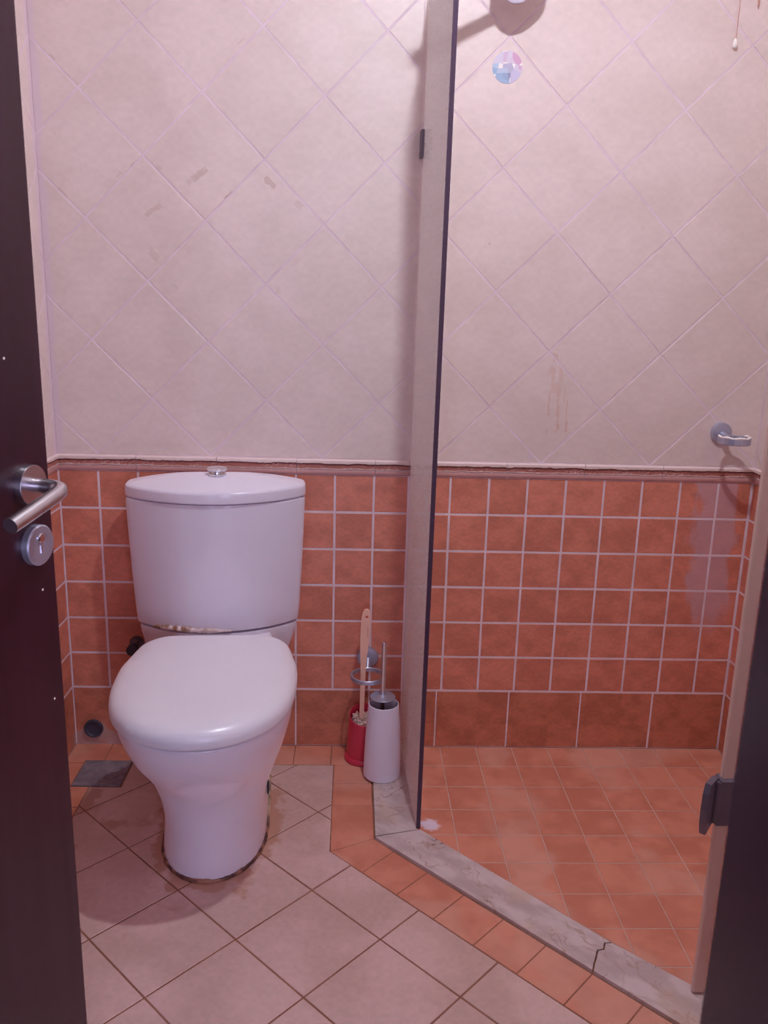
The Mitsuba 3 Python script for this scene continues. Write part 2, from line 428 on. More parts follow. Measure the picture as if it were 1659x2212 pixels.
put('wall_right', bx(ROOM_X + JD, FRONT_Y, 0, ROOM_X + 0.12, 0.0, CEIL), 'grout')
tag('wall_right', 'right shower wall, tiled like the back wall', 'wall', kind='structure')
M_right = frame([ROOM_X, 0, 0], [0, -1, 0], [0, 0, 1], [-1, 0, 0])
wall_tiles('wall_right', M_right, 0.9, 0, [(0.001, 0.86, -0.02)], [(0.001, 0.86, 0.05, 0.3218)], [(0.001, 0.86, -0.05)])
listello('wall_right', M_right, 0.9, [0.001, 0.17, 0.37, 0.57, 0.77, 0.86], 3)

DOOR_X0, DOOR_X1, DOOR_H, WALL_T = 0.075, 0.957, 2.04, 0.16
wf = cat(bx(-0.12, FRONT_Y, 0, DOOR_X0 - 0.02, FRONT_Y - WALL_T, CEIL), bx(DOOR_X1 + 0.05, FRONT_Y, 0, 2.4, FRONT_Y - WALL_T, CEIL),
         bx(DOOR_X0 - 0.02, FRONT_Y, DOOR_H + 0.05, DOOR_X1 + 0.05, FRONT_Y - WALL_T, CEIL))
put('wall_front', wf, 'paint')
tag('wall_front', 'wall with the doorway in which the camera stands', 'wall', kind='structure')
put('ceiling', bx(-0.12, FRONT_Y - WALL_T, CEIL, ROOM_X + 0.12, 0.12, CEIL + 0.1), 'paint')
tag('ceiling', 'white bathroom ceiling', 'ceiling', kind='structure')

# door frame: right post is the blurred dark band at the right of the photograph
B['wood_hall_tint'] = principled((0.030, 0.009, 0.034), 0.32, 0.5)  # post wood made bluer: the hallway reflection is put into its colour
put('trim_1', bx(DOOR_X1, FRONT_Y + 0.03, 0, DOOR_X1 + 0.06, FRONT_Y - WALL_T - 0.01, DOOR_H + 0.05, 0.002), 'wood_hall_tint')
tag('trim_1', 'dark wooden door post at the right, close to the camera', 'door frame', kind='structure')
put('trim_2', bx(DOOR_X0 - 0.03, FRONT_Y, 0, DOOR_X0, FRONT_Y - WALL_T - 0.01, DOOR_H + 0.05, 0.002), 'wood')
tag('trim_2', 'dark wooden door post behind the open door', 'door frame', kind='structure')
put('trim_3', bx(DOOR_X0 - 0.03, FRONT_Y + 0.01, DOOR_H, DOOR_X1 + 0.06, FRONT_Y - WALL_T - 0.01, DOOR_H + 0.05, 0.002), 'wood')
tag('trim_3', 'dark wooden head of the door frame', 'door frame', kind='structure')

# hallway behind the camera, with two framed glowing panes added to light the room
HY = -3.3
put('floor_hall', bx(-1.0, FRONT_Y - WALL_T, -0.05, 2.4, HY, 0.0), 'hall_floor')
tag('floor_hall', 'dull hallway floor behind the camera', 'floor', kind='structure')
put('wall_hall', cat(bx(-1.0, HY, 0, 2.4, HY - 0.1, 2.45), bx(-1.1, FRONT_Y - WALL_T, 0, -1.0, HY, 2.45), bx(2.4, FRONT_Y - WALL_T, 0, 2.5, HY, 2.45),
                     bx(-1.0, FRONT_Y, 0, -0.12, FRONT_Y - WALL_T, 2.45)), 'hall_paint')
tag('wall_hall', 'pale lilac hallway walls behind the camera', 'wall', kind='structure')
put('ceiling_hall', bx(-1.0, FRONT_Y - WALL_T, 2.45, 2.4, HY, 2.5), 'hall_paint')
tag('ceiling_hall', 'hallway ceiling behind the camera', 'ceiling', kind='structure')
WX0, WX1, WZ0, WZ1 = 0.25, 0.42, 0.06, 1.95
for name, rgb, (x0, x1, z0, z1), text in (('window_1', ADDED_LIGHT_RGB, (WX0, WX1, WZ0, WZ1), 'tall narrow glowing pane added in the hallway behind the camera for the cistern streak'),
                                          ('window_2', ADDED_LIGHT2_RGB, (0.95, 1.60, 0.30, 1.50), 'wide low glowing pane added in the hallway behind the camera as fill light')):
    put(name, cat(bx(x0 - 0.05, HY, z0 - 0.05, x0, HY + 0.03, z1 + 0.05, 0.003), bx(x1, HY, z0 - 0.05, x1 + 0.05, HY + 0.03, z1 + 0.05, 0.003),
                  bx(x0, HY, z0 - 0.05, x1, HY + 0.03, z0, 0.003), bx(x0, HY, z1, x1, HY + 0.03, z1 + 0.05, 0.003)), 'paint')
    tag(name, text, 'window', kind='structure')
    pane = trimesh.Trimesh([[x0, HY + 0.012, z0], [x1, HY + 0.012, z0], [x1, HY + 0.012, z1], [x0, HY + 0.012, z1]], [[0, 2, 1], [0, 3, 2]], process=False)
    put(name + '__pane', pane, 'paint', emitter={'type': 'area', 'radiance': {'type': 'rgb', 'value': rgb}})

# ---------------------------------------------------------------- floor and its tiles
put('floor', bx(-0.1, FRONT_Y - 0.001, -0.08, ROOM_X + 0.1, 0.1, -0.0014), 'floor_grout')
tag('floor', 'tiled bathroom floor: beige diamonds, orange border and shower tiles', 'floor', kind='structure')
d45 = np.array([math.sqrt(0.5), -math.sqrt(0.5)])
n45 = np.array([math.sqrt(0.5), math.sqrt(0.5)])


def floor_tile(key, poly, bsdf, gap, bevel=0.001, lift=0.0):
    poly = poly.buffer(-gap / 2, join_style='mitre')
    if poly.is_empty or poly.geom_type != 'Polygon' or poly.area < 1.5e-4:
        return
    poly = poly.simplify(1e-5)
    q = poly.centroid
    tilt = rng.normal(0, 0.0015, 2)
    m = tile_mesh(shapely.affinity.translate(poly, -q.x, -q.y), 0.005, bevel)
    put(f'floor__{key}', m, bsdf, to_world=T().translate([q.x, q.y, lift]).rotate([1, 0, 0], math.degrees(tilt[0])).rotate([0, 1, 0], math.degrees(tilt[1])))


C1, C1i = np.array([0.711, -0.463]), np.array([0.810, -0.416])      # corner of the border, outer and inner
END = 1.30                                                          # how far the slanting border runs
FRONT = -1.30
field = Polygon([(0.1, -0.1), (0.709, -0.1), C1, C1 + d45 * 1.15, (1.53, FRONT), (0.1, FRONT)])
drain_box = sbox(0.052, -0.212, 0.178, -0.088)
pitch = 0.1965
c0 = np.array([0.538, -0.730])
for i in range(-9, 9):
    for j in range(-9, 9):
        o = c0 + (i * d45 + j * n45) * pitch
        poly = Polygon([o, o + d45 * pitch, o + (d45 + n45) * pitch, o + n45 * pitch])
        p2 = poly.intersection(field).difference(drain_box)
        for g in getattr(p2, 'geoms', [p2]):
            if g.geom_type == 'Polygon':
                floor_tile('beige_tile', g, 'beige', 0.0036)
# orange border: along the left wall, along the back wall, beside the threshold, slanting
for k in range(12):
    p = sbox(0.0, -0.1 - 0.1 * (k + 1), 0.1, -0.1 - 0.1 * k).difference(drain_box)
    for g in getattr(p, 'geoms', [p]):
        floor_tile('border_tile', g, 'border', 0.0022)
for k in range(8):
    p = sbox(0.1 * k, -0.1, min(0.1 * (k + 1), 0.81), 0.0).difference(drain_box)
    floor_tile('border_tile', p, 'border', 0.0022)
for a, b in ((0.10, 0.187), (0.187, 0.285)):
    floor_tile('border_tile', Polygon([(0.709, -b), (0.808, -b), (0.808, -a), (0.709, -a)]), 'border', 0.0016)
floor_tile('border_tile', Polygon([(0.709, -0.285), C1, C1i, (0.809, -0.285)]), 'border', 0.0012)
J = [0.100 + 0.1 * k for k in range(12)]
floor_tile('border_tile', Polygon([C1, C1 + d45 * J[0], C1 + d45 * J[0] + n45 * 0.1, C1i]), 'border', 0.0012)
for k in range(len(J) - 1):
    a, b = C1 + d45 * J[k], C1 + d45 * J[k + 1]
    floor_tile('border_tile', Polygon([a, b, b + n45 * 0.1, a + n45 * 0.1]), 'border', 0.0022)

# marble threshold: the piece under the glass, the slanting slab and, past its crack, the rest
S0 = C1 + n45 * 0.1015 - d45 * 0.0
w_m = 0.095
G0, G1 = np.array([GX, 0.0]), np.array([0.9085, -0.386])           # left face of the glass panel: at the wall, at its free edge


def slab(key, poly, label=None):
    poly = poly.buffer(-0.0006, join_style='mitre')
    q = poly.centroid
    tri = trimesh.creation.extrude_polygon(poly.buffer(-0.0022, join_style='mitre'), 0.0, engine='earcut') if False else None
    outer = np.array(shapely.geometry.polygon.orient(poly).exterior.coords)[:-1]
    body = trimesh.creation.extrude_polygon(poly, 0.012, engine='earcut')
    body.apply_translation([0, 0, -0.006])
    k = put(f'floor__{key}', body, 'marble')
    if label:
        tag(k, label)


slab('threshold_slab', Polygon([(0.8105, -0.002), (0.905, -0.002), (0.912, -0.390), C1i + [0.002, 0.001]]), 'short marble threshold strip under the fixed glass panel')
A0 = C1i + [0.0, -0.002]
Bq = A0 + d45 * 0.05
inner0 = np.array([0.9185, -0.389])
crack_i, crack_o = np.array([1.262, -0.745]), np.array([1.203, -0.812])
line = [crack_i + (crack_o - crack_i) * t + d45 * o for t, o in ((0, 0), (0.12, -0.010), (0.3, -0.004), (0.42, -0.012), (0.62, -0.006), (0.8, -0.002), (1, 0.004))]
crack_o2 = A0 + d45 * ((line[-1] - A0) @ d45)
line[-1] = crack_o2
slab('threshold_slab', Polygon([A0 + [0.0015, 0.0], *line[::-1], inner0]), 'long slanting marble threshold slab up to the crack')
shift = d45 * 0.0022
far_i, far_o = inner0 + d45 * 0.70 + [0.004, 0], A0 + d45 * 0.86
slab('threshold_slab', Polygon([*[q + shift for q in line], far_o, far_i]), 'end of the marble threshold past the crack')

# shower floor
pan = Polygon([(0.905, 0), (ROOM_X, 0), (ROOM_X, -0.862), (1.395, -0.865), (0.912, -0.386)])
put('floor__shower_bed', moved(trimesh.creation.extrude_polygon(pan, 0.004, engine='earcut'), np.array(T().translate([0, 0, -0.0050]).matrix)), 'wet_grout')
for i in range(-1, 8):
    for j in range(9):
        p = sbox(1.0005 + 0.1 * i, -0.1 * (j + 1), 1.0005 + 0.1 * (i + 1), -0.1 * j).intersection(pan)
        if p.geom_type == 'Polygon':
            floor_tile('shower_tile', p, 'shower_tile', 0.003)

# ---------------------------------------------------------------- toilet
ANG = math.radians(5.0)
TO = np.array([0.407, -0.022, 0.0])
MT = np.eye(4)
MT[:2, :2] = [[math.cos(ANG), -math.sin(ANG)], [math.sin(ANG), math.cos(ANG)]]
MT[:3, 3] = TO
WT = T(MT)
NP = 120


def ring3(poly, z, n=NP, start=(0.0, 1.0)):
    p = resample(poly, n, start)
    return np.hstack([p, np.full((n, 1), z)])


def cistern_plan(W, side, front, r=0.020, back=-0.004):
    a = np.linspace(-1, 1, 41)
    # a shallow arc through (-W, -side), (0, -front), (W, -side)
    s = front - side
    R = (W * W + s * s) / (2 * s)
    th = math.asin(W / R)
    arc = [(R * math.sin(th * t), -front + R - R * math.cos(th * t)) for t in a]
    return rounded(Polygon([(-W, back), *arc, (W, back)]), r)


tag('toilet', 'white ceramic close-coupled toilet with its lid closed', 'toilet')
lv = [(0.408, 0.196, 0.085, 0.164), (0.411, 0.199, 0.088, 0.168), (0.45, 0.2025, 0.09, 0.170), (0.55, 0.208, 0.092, 0.174), (0.65, 0.2125, 0.092, 0.178), (0.722, 0.215, 0.092, 0.181), (0.727, 0.2135, 0.091, 0.179)]
rings = [ring3(cistern_plan(W, s, f), z) for z, W, s, f in lv]
rings += [ring3(cistern_plan(0.205, 0.09, 0.172), 0.727), ring3(cistern_plan(0.205, 0.09, 0.172), 0.735)]
put('toilet__cistern', loft(rings), 'porcelain', smooth=35, to_world=WT)
base = cistern_plan(0.2170, 0.086, 0.188, 0.038)
ctr = np.array([0.0, -0.075])
rings = []
for z, ins in ((0.7300, 0.004), (0.7312, 0.001), (0.734, 0.0), (0.752, 0.0), (0.7565, 0.0015), (0.7595, 0.005)):
    rings.append(ring3(base.buffer(-ins, quad_segs=8), z))
edge = rings[-1][:, :2]
for s in (0.93, 0.84, 0.72, 0.58, 0.42, 0.26, 0.1):
    p = ctr + (edge - ctr) * s
    rings.append(np.hstack([p, np.full((NP, 1), 0.7595 + 0.026 * (1 - s * s))]))
put('toilet__cistern_lid', loft(rings), 'porcelain', smooth=40, to_world=WT)
btn = lathe([(0.004, 0.0), (0.021, 0.0), (0.0225, 0.003), (0.0205, 0.0055), (0.019, 0.006), (0.0185, 0.009), (0.023, 0.0125), (0.0245, 0.016), (0.0225, 0.0185), (0.012, 0.0195)], 48)
btn.apply_translation([0.004, -0.095, 0.783])
k = put('toilet__flush_button', btn, 'chrome', smooth=40, to_world=WT)
tag(k, 'round chrome flush button on the cistern lid')

from scipy.interpolate import PchipInterpolator as PI
def set_at(deg, dx):
    m = np.array(T().translate(TO.tolist()).rotate([0, 0, 1], deg).translate([dx, 0, 0]).matrix)
    return m


MB = set_at(2.0, 0.0268)
WB = T(MB)
zs = np.array([0.0, 0.03, 0.08, 0.13, 0.18, 0.23, 0.28, 0.325, 0.365, 0.392])
prof = {k: PI(zs, np.array(v)) for k, v in dict(
    w=[0.114, 0.1125, 0.110, 0.117, 0.132, 0.1455, 0.160, 0.171, 0.1795, 0.1835],
    f=[0.547, 0.545, 0.540, 0.540, 0.551, 0.586, 0.637, 0.672, 0.694, 0.701],
    r=[0.105, 0.104, 0.101, 0.102, 0.107, 0.118, 0.124, 0.122, 0.115, 0.108],
    c=[0.370, 0.370, 0.365, 0.365, 0.370, 0.395, 0.410, 0.415, 0.410, 0.405]).items()}


def bowl_plan(z, inset=0.0):
    w, f, r, c = (float(prof[k](z)) for k in 'wfrc')
    a = np.linspace(-np.pi / 2, np.pi / 2, 49)
    e = 0.875 + (0.70 - 0.875) * min(1, max(0, (z - 0.2) / 0.19))
    front = [(w * math.sin(t), -c - (f - c) * max(0.0, math.cos(t)) ** e) for t in a]
    yb = 0.10
    t = np.linspace(0, 1, 12)[1:]
    side = [(w + (r - w) * (q * q * (3 - 2 * q)), -c + (c - yb) * q) for q in t]
    poly = Polygon([(-x, y) for x, y in side[::-1]] + front + side)
    return rounded(poly.buffer(0), 0.02).buffer(-inset)


rings = [ring3(bowl_plan(z), z) for z in np.concatenate([np.linspace(0.0, 0.372, 28), [0.382, 0.387]])]
rings += [ring3(bowl_plan(0.389, 0.0012), 0.3905), ring3(bowl_plan(0.39, 0.004), 0.393), ring3(bowl_plan(0.39, 0.03), 0.3935)]
deck = [ring3(cistern_plan(W, D, F, 0.02), z) for z, W, D, F in
        ((0.25, 0.140, 0.085, 0.150), (0.30, 0.160, 0.086, 0.158), (0.335, 0.176, 0.087, 0.163), (0.365, 0.187, 0.088, 0.166), (0.385, 0.192, 0.088, 0.1665), (0.399, 0.1945, 0.088, 0.1665), (0.4025, 0.1935, 0.087, 0.1655), (0.4035, 0.190, 0.084, 0.162))]
deck = loft(deck)
deck.apply_transform(np.linalg.inv(MB) @ MT)
put('toilet__bowl', cat(loft(rings), deck), 'porcelain', smooth=35, to_world=WB)


def lid_plan(inset=0.0):
    a = np.linspace(-np.pi / 2, np.pi / 2, 61)
    W, c, f = 0.1891, 0.3988, 0.7124
    front = [(W * math.sin(t), -c - (f - c) * max(0.0, math.cos(t)) ** 0.65) for t in a]
    yb, wb = 0.235, 0.162
    t = np.linspace(0, 1, 14)[1:]
    side = [(W + (wb - W) * q ** 0.905, -c + (c - yb) * q) for q in t]
    poly = Polygon([(-x, y) for x, y in side[::-1]] + front + side)
    return rounded(poly.buffer(0), 0.085).buffer(-inset, quad_segs=10)


ML = set_at(3.14, 0.0159)
LZ = 0.012
put('toilet__seam_shade', loft([ring3(lid_plan(0.012), z + LZ) for z in (0.3815, 0.388)]), 'rubber', to_world=T(ML))  # dark ring in the gap, painting the shade under the lid
rings = [ring3(lid_plan(i), z + LZ) for z, i in ((0.3870, 0.010), (0.3865, 0.005), (0.3868, 0.0025), (0.3885, 0.0006), (0.392, 0.0), (0.400, 0.0), (0.407, 0.0012), (0.4135, 0.0045), (0.419, 0.010), (0.4235, 0.018), (0.4270, 0.030), (0.4295, 0.046))]
edge = rings[-1]
cc = np.array([0.0, -0.455])
for s in (0.85, 0.68, 0.5, 0.3, 0.12):
    p = cc + (edge[:, :2] - cc) * s
    rings.append(np.hstack([p, np.full((NP, 1), 0.4295 + LZ + 0.0035 * (1 - s * s))]))
put('toilet__seat_lid', loft(rings), 'porcelain_lid', smooth=50, to_world=T(ML))

# old sealant: crumbling along the seam under the cistern, brown with dirt round the foot
plan = cistern_plan(0.199, 0.088, 0.169)
xs = np.linspace(-0.155, 0.036, 80)
arc = np.array([[x, min(y for y in (g for g in np.array(plan.intersection(shapely.geometry.LineString([(x, -0.3), (x, -0.05)])).coords)[:, 1]))] for x in xs])
hgt = 0.0055 * np.interp(xs, [-0.155, -0.11, -0.05, 0.0, 0.036], [0.3, 1.2, 1.25, 1.1, 0.3]) * (0.7 + 0.6 * meshkit.fbm(np.stack([xs * 130, xs * 0, xs * 0], 1), 3))
bead = tube(np.stack([arc[:, 0], arc[:, 1] - 0.0005, 0.4105 + hgt * 0.5], 1), hgt, 12)
nz = meshkit.fbm(bead.vertices * 260, 3)
nb = meshkit.fbm(bead.vertices * [90, 90, 140] + 7, 3)
bead.vertices += bead.vertex_normals * ((nz - 0.5) * 0.0045)[:, None]
dirt = np.clip((nb - 0.42) / 0.1, 0, 1)[:, None] * np.clip(1.3 - (bead.vertices[:, :1] + 0.12) * 9, 0.25, 1)
bc = np.array([0.66, 0.53, 0.53]) * (1 - dirt) + np.array([0.26, 0.13, 0.07]) * dirt
k = put('toilet__sealant', bead, 'dyed', smooth=True, color=bc, to_world=WT)
tag(k, 'crumbling white and rust-brown sealant under the cistern')
foot = resample(bowl_plan(0.0), 260, (0, 1))
keep = foot[foot[:, 1] < -0.14]
k0 = np.argmax(np.linalg.norm(np.diff(np.vstack([keep, keep[:1]]), axis=0), axis=1))
keep = np.roll(keep, -(k0 + 1), axis=0)
rr = 0.0048 * (0.65 + 0.8 * meshkit.fbm(np.stack([keep[:, 0] * 60, keep[:, 1] * 60, keep[:, 0] * 0], 1), 3))
grime = tube(np.hstack([keep, (rr * 0.35)[:, None]]), rr, 10)
nb = meshkit.fbm(grime.vertices * 45 + 3, 4)
grime.vertices += grime.vertex_normals * ((meshkit.fbm(grime.vertices * 300, 2) - 0.5) * 0.003)[:, None]
t = np.clip((nb - 0.45) / 0.14, 0, 1)[:, None]
side = np.clip((grime.vertices[:, :1] - 0.06) / 0.03, 0, 1) * np.clip((grime.vertices[:, 1:2] + 0.38) / 0.1, 0, 1)
gc = np.array([0.075, 0.03, 0.028]) * (1 - t) + np.array([0.30, 0.13, 0.08]) * t
gc = gc * (1 - side) + side * (np.array([0.55, 0.40, 0.27]) * (0.4 + 0.6 * t))
k = put('toilet__foot_sealant', grime, 'dyed', smooth=True, color=gc, to_world=WB)
tag(k, 'dirty brown sealant bead round the toilet foot')
bolt = trimesh.creation.icosphere(subdivisions=2, radius=1.0)
bolt.apply_scale([0.003, 0.007, 0.020])
bolt.apply_translation([0.1115, -0.270, 0.050])
k = put('toilet__bolt_hole', bolt, 'rubber', smooth=True, to_world=WB)
tag(k, 'dark bolt slot low on the foot')

# water valve behind the bowl
tag('water_valve', 'dark water valve on the orange tiles, half hidden behind the bowl', 'valve')
cyl = lambda r, a, b, n=24: tube([a, b], r, n)
put('water_valve__body', cat(cyl(0.019, [0.178, -0.002, 0.30], [0.178, -0.007, 0.30]), cyl(0.009, [0.178, -0.007, 0.30], [0.178, -0.04, 0.30]), cyl(0.010, [0.178, -0.034, 0.290], [0.178, -0.034, 0.318])), 'grey_metal', smooth=40)
put('water_valve__knob', cyl(0.014, [0.178, -0.040, 0.30], [0.178, -0.058, 0.30]), 'rubber', smooth=40)

# ---------------------------------------------------------------- floor drain and pipe end
tag('floor_drain', 'dark square metal drain grate on the floor left of the toilet', 'drain')
plate = sbox(0.055, -0.209, 0.175, -0.091)
cx, cy = 0.115, -0.150
slots = []
for k in range(12):
    a = k * 2 * np.pi / 12
    u, v = np.array([math.cos(a), math.sin(a)]), np.array([-math.sin(a), math.cos(a)])
    q = np.array([cx, cy])
    slots.append(Polygon([q + u * 0.020 - v * 0.0028, q + u * 0.042 - v * 0.0066, q + u * 0.042 + v * 0.0066, q + u * 0.020 + v * 0.0028]).buffer(0.001))
gr = plate.difference(shapely.union_all(slots))
m = trimesh.creation.extrude_polygon(gr, 0.0035, engine='earcut')
m.apply_translation([0, 0, -0.0010])
ringm = lathe([(0.0495, 0.0024), (0.0515, 0.0036), (0.0535, 0.0024)], 40)
ringm.apply_translation([cx, cy, 0.0])
put('floor_drain__grate', cat(m, ringm), 'drain_metal', smooth=30)
put('floor_drain__slot_shade', bx(0.056, -0.208, -0.0014, 0.174, -0.092, -0.0009), 'black')  # thin black sheet standing in for the darkness below the slots

tag('pipe_cap', 'round black rubber plug in the tiled wall above the floor drain', 'pipe cap')
cap = lathe([(0.001, 0.003), (0.0165, 0.003), (0.0185, 0.0045), (0.021, 0.008), (0.0245, 0.0085), (0.0255, 0.006), (0.0255, 0.0)], 40)
put('pipe_cap__plug', moved(cap, frame([0.0495, 0, 0.0475], [1, 0, 0], [0, 0, 1], [0, -1, 0])), 'rubber', smooth=40)

# ---------------------------------------------------------------- ring holders on the wall


def ring_holder(name, c, ro, rose_r, reach, ring_z, ring_h, label, ring_r, dx=0.0):
    tag(name, label, 'ring holder')
    x, z = c
    rose = lathe([(0.001, 0.0), (rose_r, 0.0), (rose_r, 0.006), (rose_r * 0.93, 0.0095), (rose_r * 0.6, 0.0112), (0.001, 0.0115)], 40)
    put(f'{name}__rosette', moved(rose, frame([x, 0, z], [1, 0, 0], [0, 0, 1], [0, -1, 0])), 'dull_chrome', smooth=40)
    arm_end = reach - ring_r + 0.001
    put(f'{name}__arm', tube([[x, -0.009, z - 0.004], [x + dx * 0.3, -0.018, (z + ring_z) / 2], [x + dx, -arm_end, ring_z]], [0.009, 0.0085, 0.007], 14), 'dull_chrome', smooth=40)
    h = ring_h / 2
    th = 0.006
    r = lathe([(ring_r - th, -h), (ring_r - 0.001, -h), (ring_r, -h + 0.001), (ring_r, h - 0.001), (ring_r - 0.001, h), (ring_r - th + 0.001, h), (ring_r - th, h - 0.001), (ring_r - th, -h)], 64, close=False)
    if r.volume < 0:
        r.invert()
    r.apply_translation([x + dx, -reach, ring_z])
    put(f'{name}__ring', r, 'dull_chrome', smooth=40)


ring_holder('ring_holder', (1.685, 0.896), None, 0.0265, 0.073, 0.887, 0.017, 'chrome ring holder high on the shower wall at the right', 0.039, 0.004)
ring_holder('ring_holder_001', (0.794, 0.267), None, 0.029, 0.078, 0.246, 0.011, 'grey metal ring holder low on the wall behind the brushes', 0.046)
a = np.linspace(math.radians(-205), math.radians(25), 50)
crust = tube(np.stack([1.689 + 0.036 * np.cos(a), -0.073 + 0.036 * np.sin(a), 0.896 + 0.001 * np.sin(a * 7)], 1), 0.0032 * (0.7 + 0.5 * meshkit.fbm(np.stack([a * 9, a * 0, a * 0], 1), 2)), 8)
crust.vertices += crust.vertex_normals * ((meshkit.fbm(crust.vertices * 300, 2) - 0.5) * 0.002)[:, None]
tag(put('ring_holder__soap_crust', crust, 'soap', smooth=True), 'white dried soap on the ring')

# ---------------------------------------------------------------- brushes and their pots
PX, PY = 0.8345, -0.152
FZ = 0.006
pot = [(0.001, FZ), (0.046, FZ), (0.0478, FZ + 0.002), (0.0475, 0.05), (0.0455, 0.11), (0.0425, 0.16), (0.0395, 0.2), (0.0385, 0.206), (0.0365, 0.2068), (0.0352, 0.204), (0.0355, 0.19), (0.040, 0.10), (0.041, 0.03), (0.001, 0.026)]
m = lathe(pot, 72)
m.apply_translation([PX, PY, 0])
put('toilet_brush_pot', m, 'white_plastic', smooth=40)
tag('toilet_brush_pot', 'tall tapering white plastic toilet brush pot beside the glass panel', 'brush pot')
tag('toilet_brush', 'chrome-handled toilet brush standing in the white pot', 'toilet brush')
lean = np.array([-0.002, 0.0, 0])
m = lathe([(0.001, 0.2225), (0.031, 0.2225), (0.0325, 0.2245), (0.031, 0.2265), (0.014, 0.2285), (0.0085, 0.232), (0.0065, 0.240)], 48)
m.apply_translation([PX - 0.003, PY, 0])
put('toilet_brush__lid', m, 'dull_chrome', smooth=40)
m = lathe([(0.001, 0.225), (0.0064, 0.225), (0.0062, 0.368), (0.0050, 0.3725), (0.001, 0.3735)], 24)
m.apply_translation([PX - 0.003, PY, 0])
put('toilet_brush__handle', m, 'chrome', smooth=40)
m = lathe([(0.001, 0.032), (0.024, 0.034), (0.033, 0.06), (0.033, 0.11), (0.020, 0.135), (0.005, 0.14), (0.0045, 0.224)], 32)
m.vertices += m.vertex_normals * ((meshkit.fbm(m.vertices * 500, 2) - 0.5) * 0.002)[:, None]
m.apply_translation([PX - 0.003, PY, 0])
put('toilet_brush__brush_head', m, 'dark_bristle', smooth=40)

RX, RY = 0.786, -0.061
tag('toilet_brush_pot_001', 'low translucent red plastic brush pot half hidden behind the white pot', 'brush pot')
n = 64
ang = np.arange(n) / n * 2 * np.pi


def red_ring(r, z, slope=0.0):
    x, y = r * np.cos(ang), r * np.sin(ang)
    return np.stack([RX + x, RY + y, z + slope * (y / 0.04) * 0.5], 1)


rim = 0.020
outer = [red_ring(0.044, 0.012), red_ring(0.0445, 0.03), red_ring(0.0425, 0.07), red_ring(0.0395, 0.112, rim * 1.0), red_ring(0.038, 0.127, rim * 1.6)]
inner = [red_ring(0.0362, 0.1275, rim * 1.6), red_ring(0.038, 0.1, rim), red_ring(0.041, 0.05), red_ring(0.042, 0.016)]
put('toilet_brush_pot_001__cup', loft(outer + inner), 'red_plastic', smooth=40)
m = lathe([(0.001, 0.0012), (0.050, 0.0012), (0.0510, 0.003), (0.050, 0.010), (0.048, 0.0135), (0.045, 0.016), (0.001, 0.016)], 64)
m.apply_translation([RX, RY, 0])
put('toilet_brush_pot_001__foot', m, 'red_plastic', smooth=40)
tag('toilet_brush_001', 'peach plastic brush with a holed flat handle standing in the red pot', 'toilet brush')
# flat handle with a hole, widening upwards, seen from the front
hz = np.array([0.10, 0.19, 0.24, 0.285, 0.315, 0.35, 0.385, 0.405, 0.417, 0.4235, 0.426])
hw = np.array([0.0060, 0.0062, 0.0066, 0.0080, 0.0105, 0.0122, 0.0125, 0.0118, 0.0098, 0.0062, 0.0015])
hx = np.interp(hz, [0.1, 0.2, 0.3, 0.43], [-0.006, -0.005, -0.004, 0.002])
poly = Polygon([(x - w, z) for x, w, z in zip(hx, hw, hz)] + [(x + w, z) for x, w, z in zip(hx[::-1], hw[::-1], hz[::-1])])
poly = poly.buffer(0.002, quad_segs=6).buffer(-0.002, quad_segs=6).difference(Point(0.0022, 0.405).buffer(0.0036, quad_segs=8))
lay = []
for ins, y0, y1 in ((0.0, -0.0035, 0.0035), (0.0012, -0.0048, 0.0048)):
    e = trimesh.creation.extrude_polygon(poly.buffer(-ins), y1 - y0, engine='earcut')
    e.apply_transform(frame([RX, RY - y0, 0], [1, 0, 0], [0, 0, 1], [0, -1, 0]))
    lay.append(e)
put('toilet_brush_001__handle', cat(*lay), 'peach_plastic', smooth=30)
put('toilet_brush_001__imprint', cat(*[bx(RX + 0.0052 - 0.0012 * (k % 2), RY - 0.0051, 0.350 + 0.0034 * k, RX + 0.0072, RY - 0.0040, 0.3522 + 0.0034 * k) for k in range(8)]), 'imprint')
bl = []
r2 = np.random.default_rng(5)
for k in range(150):
    a, q = r2.uniform(0, 2 * np.pi), math.sqrt(r2.uniform(0, 1))
    x, y = RX - 0.004 + 0.027 * q * math.cos(a), RY + 0.027 * q * math.sin(a)
    dz = r2.uniform(-0.006, 0.006)
    bl.append(tube([[x * 0.5 + RX * 0.5, y * 0.5 + RY * 0.5, 0.05], [x, y, 0.118 + dz - 0.012 * (y - RY) / 0.03 * -0.3]], [0.0016, 0.0024], 6))
k = put('toilet_brush_001__bristles', cat(*bl), 'bristle', smooth=40)
tag(k, 'stubby off-white bristles', kind='stuff')

# ---------------------------------------------------------------- glass shower screen
GT, GZ0, GZ1 = 0.0095, 0.006, 1.88
gd = (G1 - G0) / np.linalg.norm(G1 - G0)
gn = np.array([-gd[1], gd[0]])
gn = gn if gn[0] > 0 else -gn                  # to the shower side
glen = np.linalg.norm(G1 - G0)
LEAN = 0.0045                                  # the panel leans this much per metre


def gpt(s, w, z):
    return np.array([*(G0 + gd * s + gn * w), z]) + np.array([LEAN * (z - 0.0), 0, 0])


def gbox(s0, s1, w0, w1, z0, z1):
    pts = np.array([gpt(s, w, z) for s in (s0, s1) for w in (w0, w1) for z in (z0, z1)])
    return trimesh.convex.convex_hull(pts)


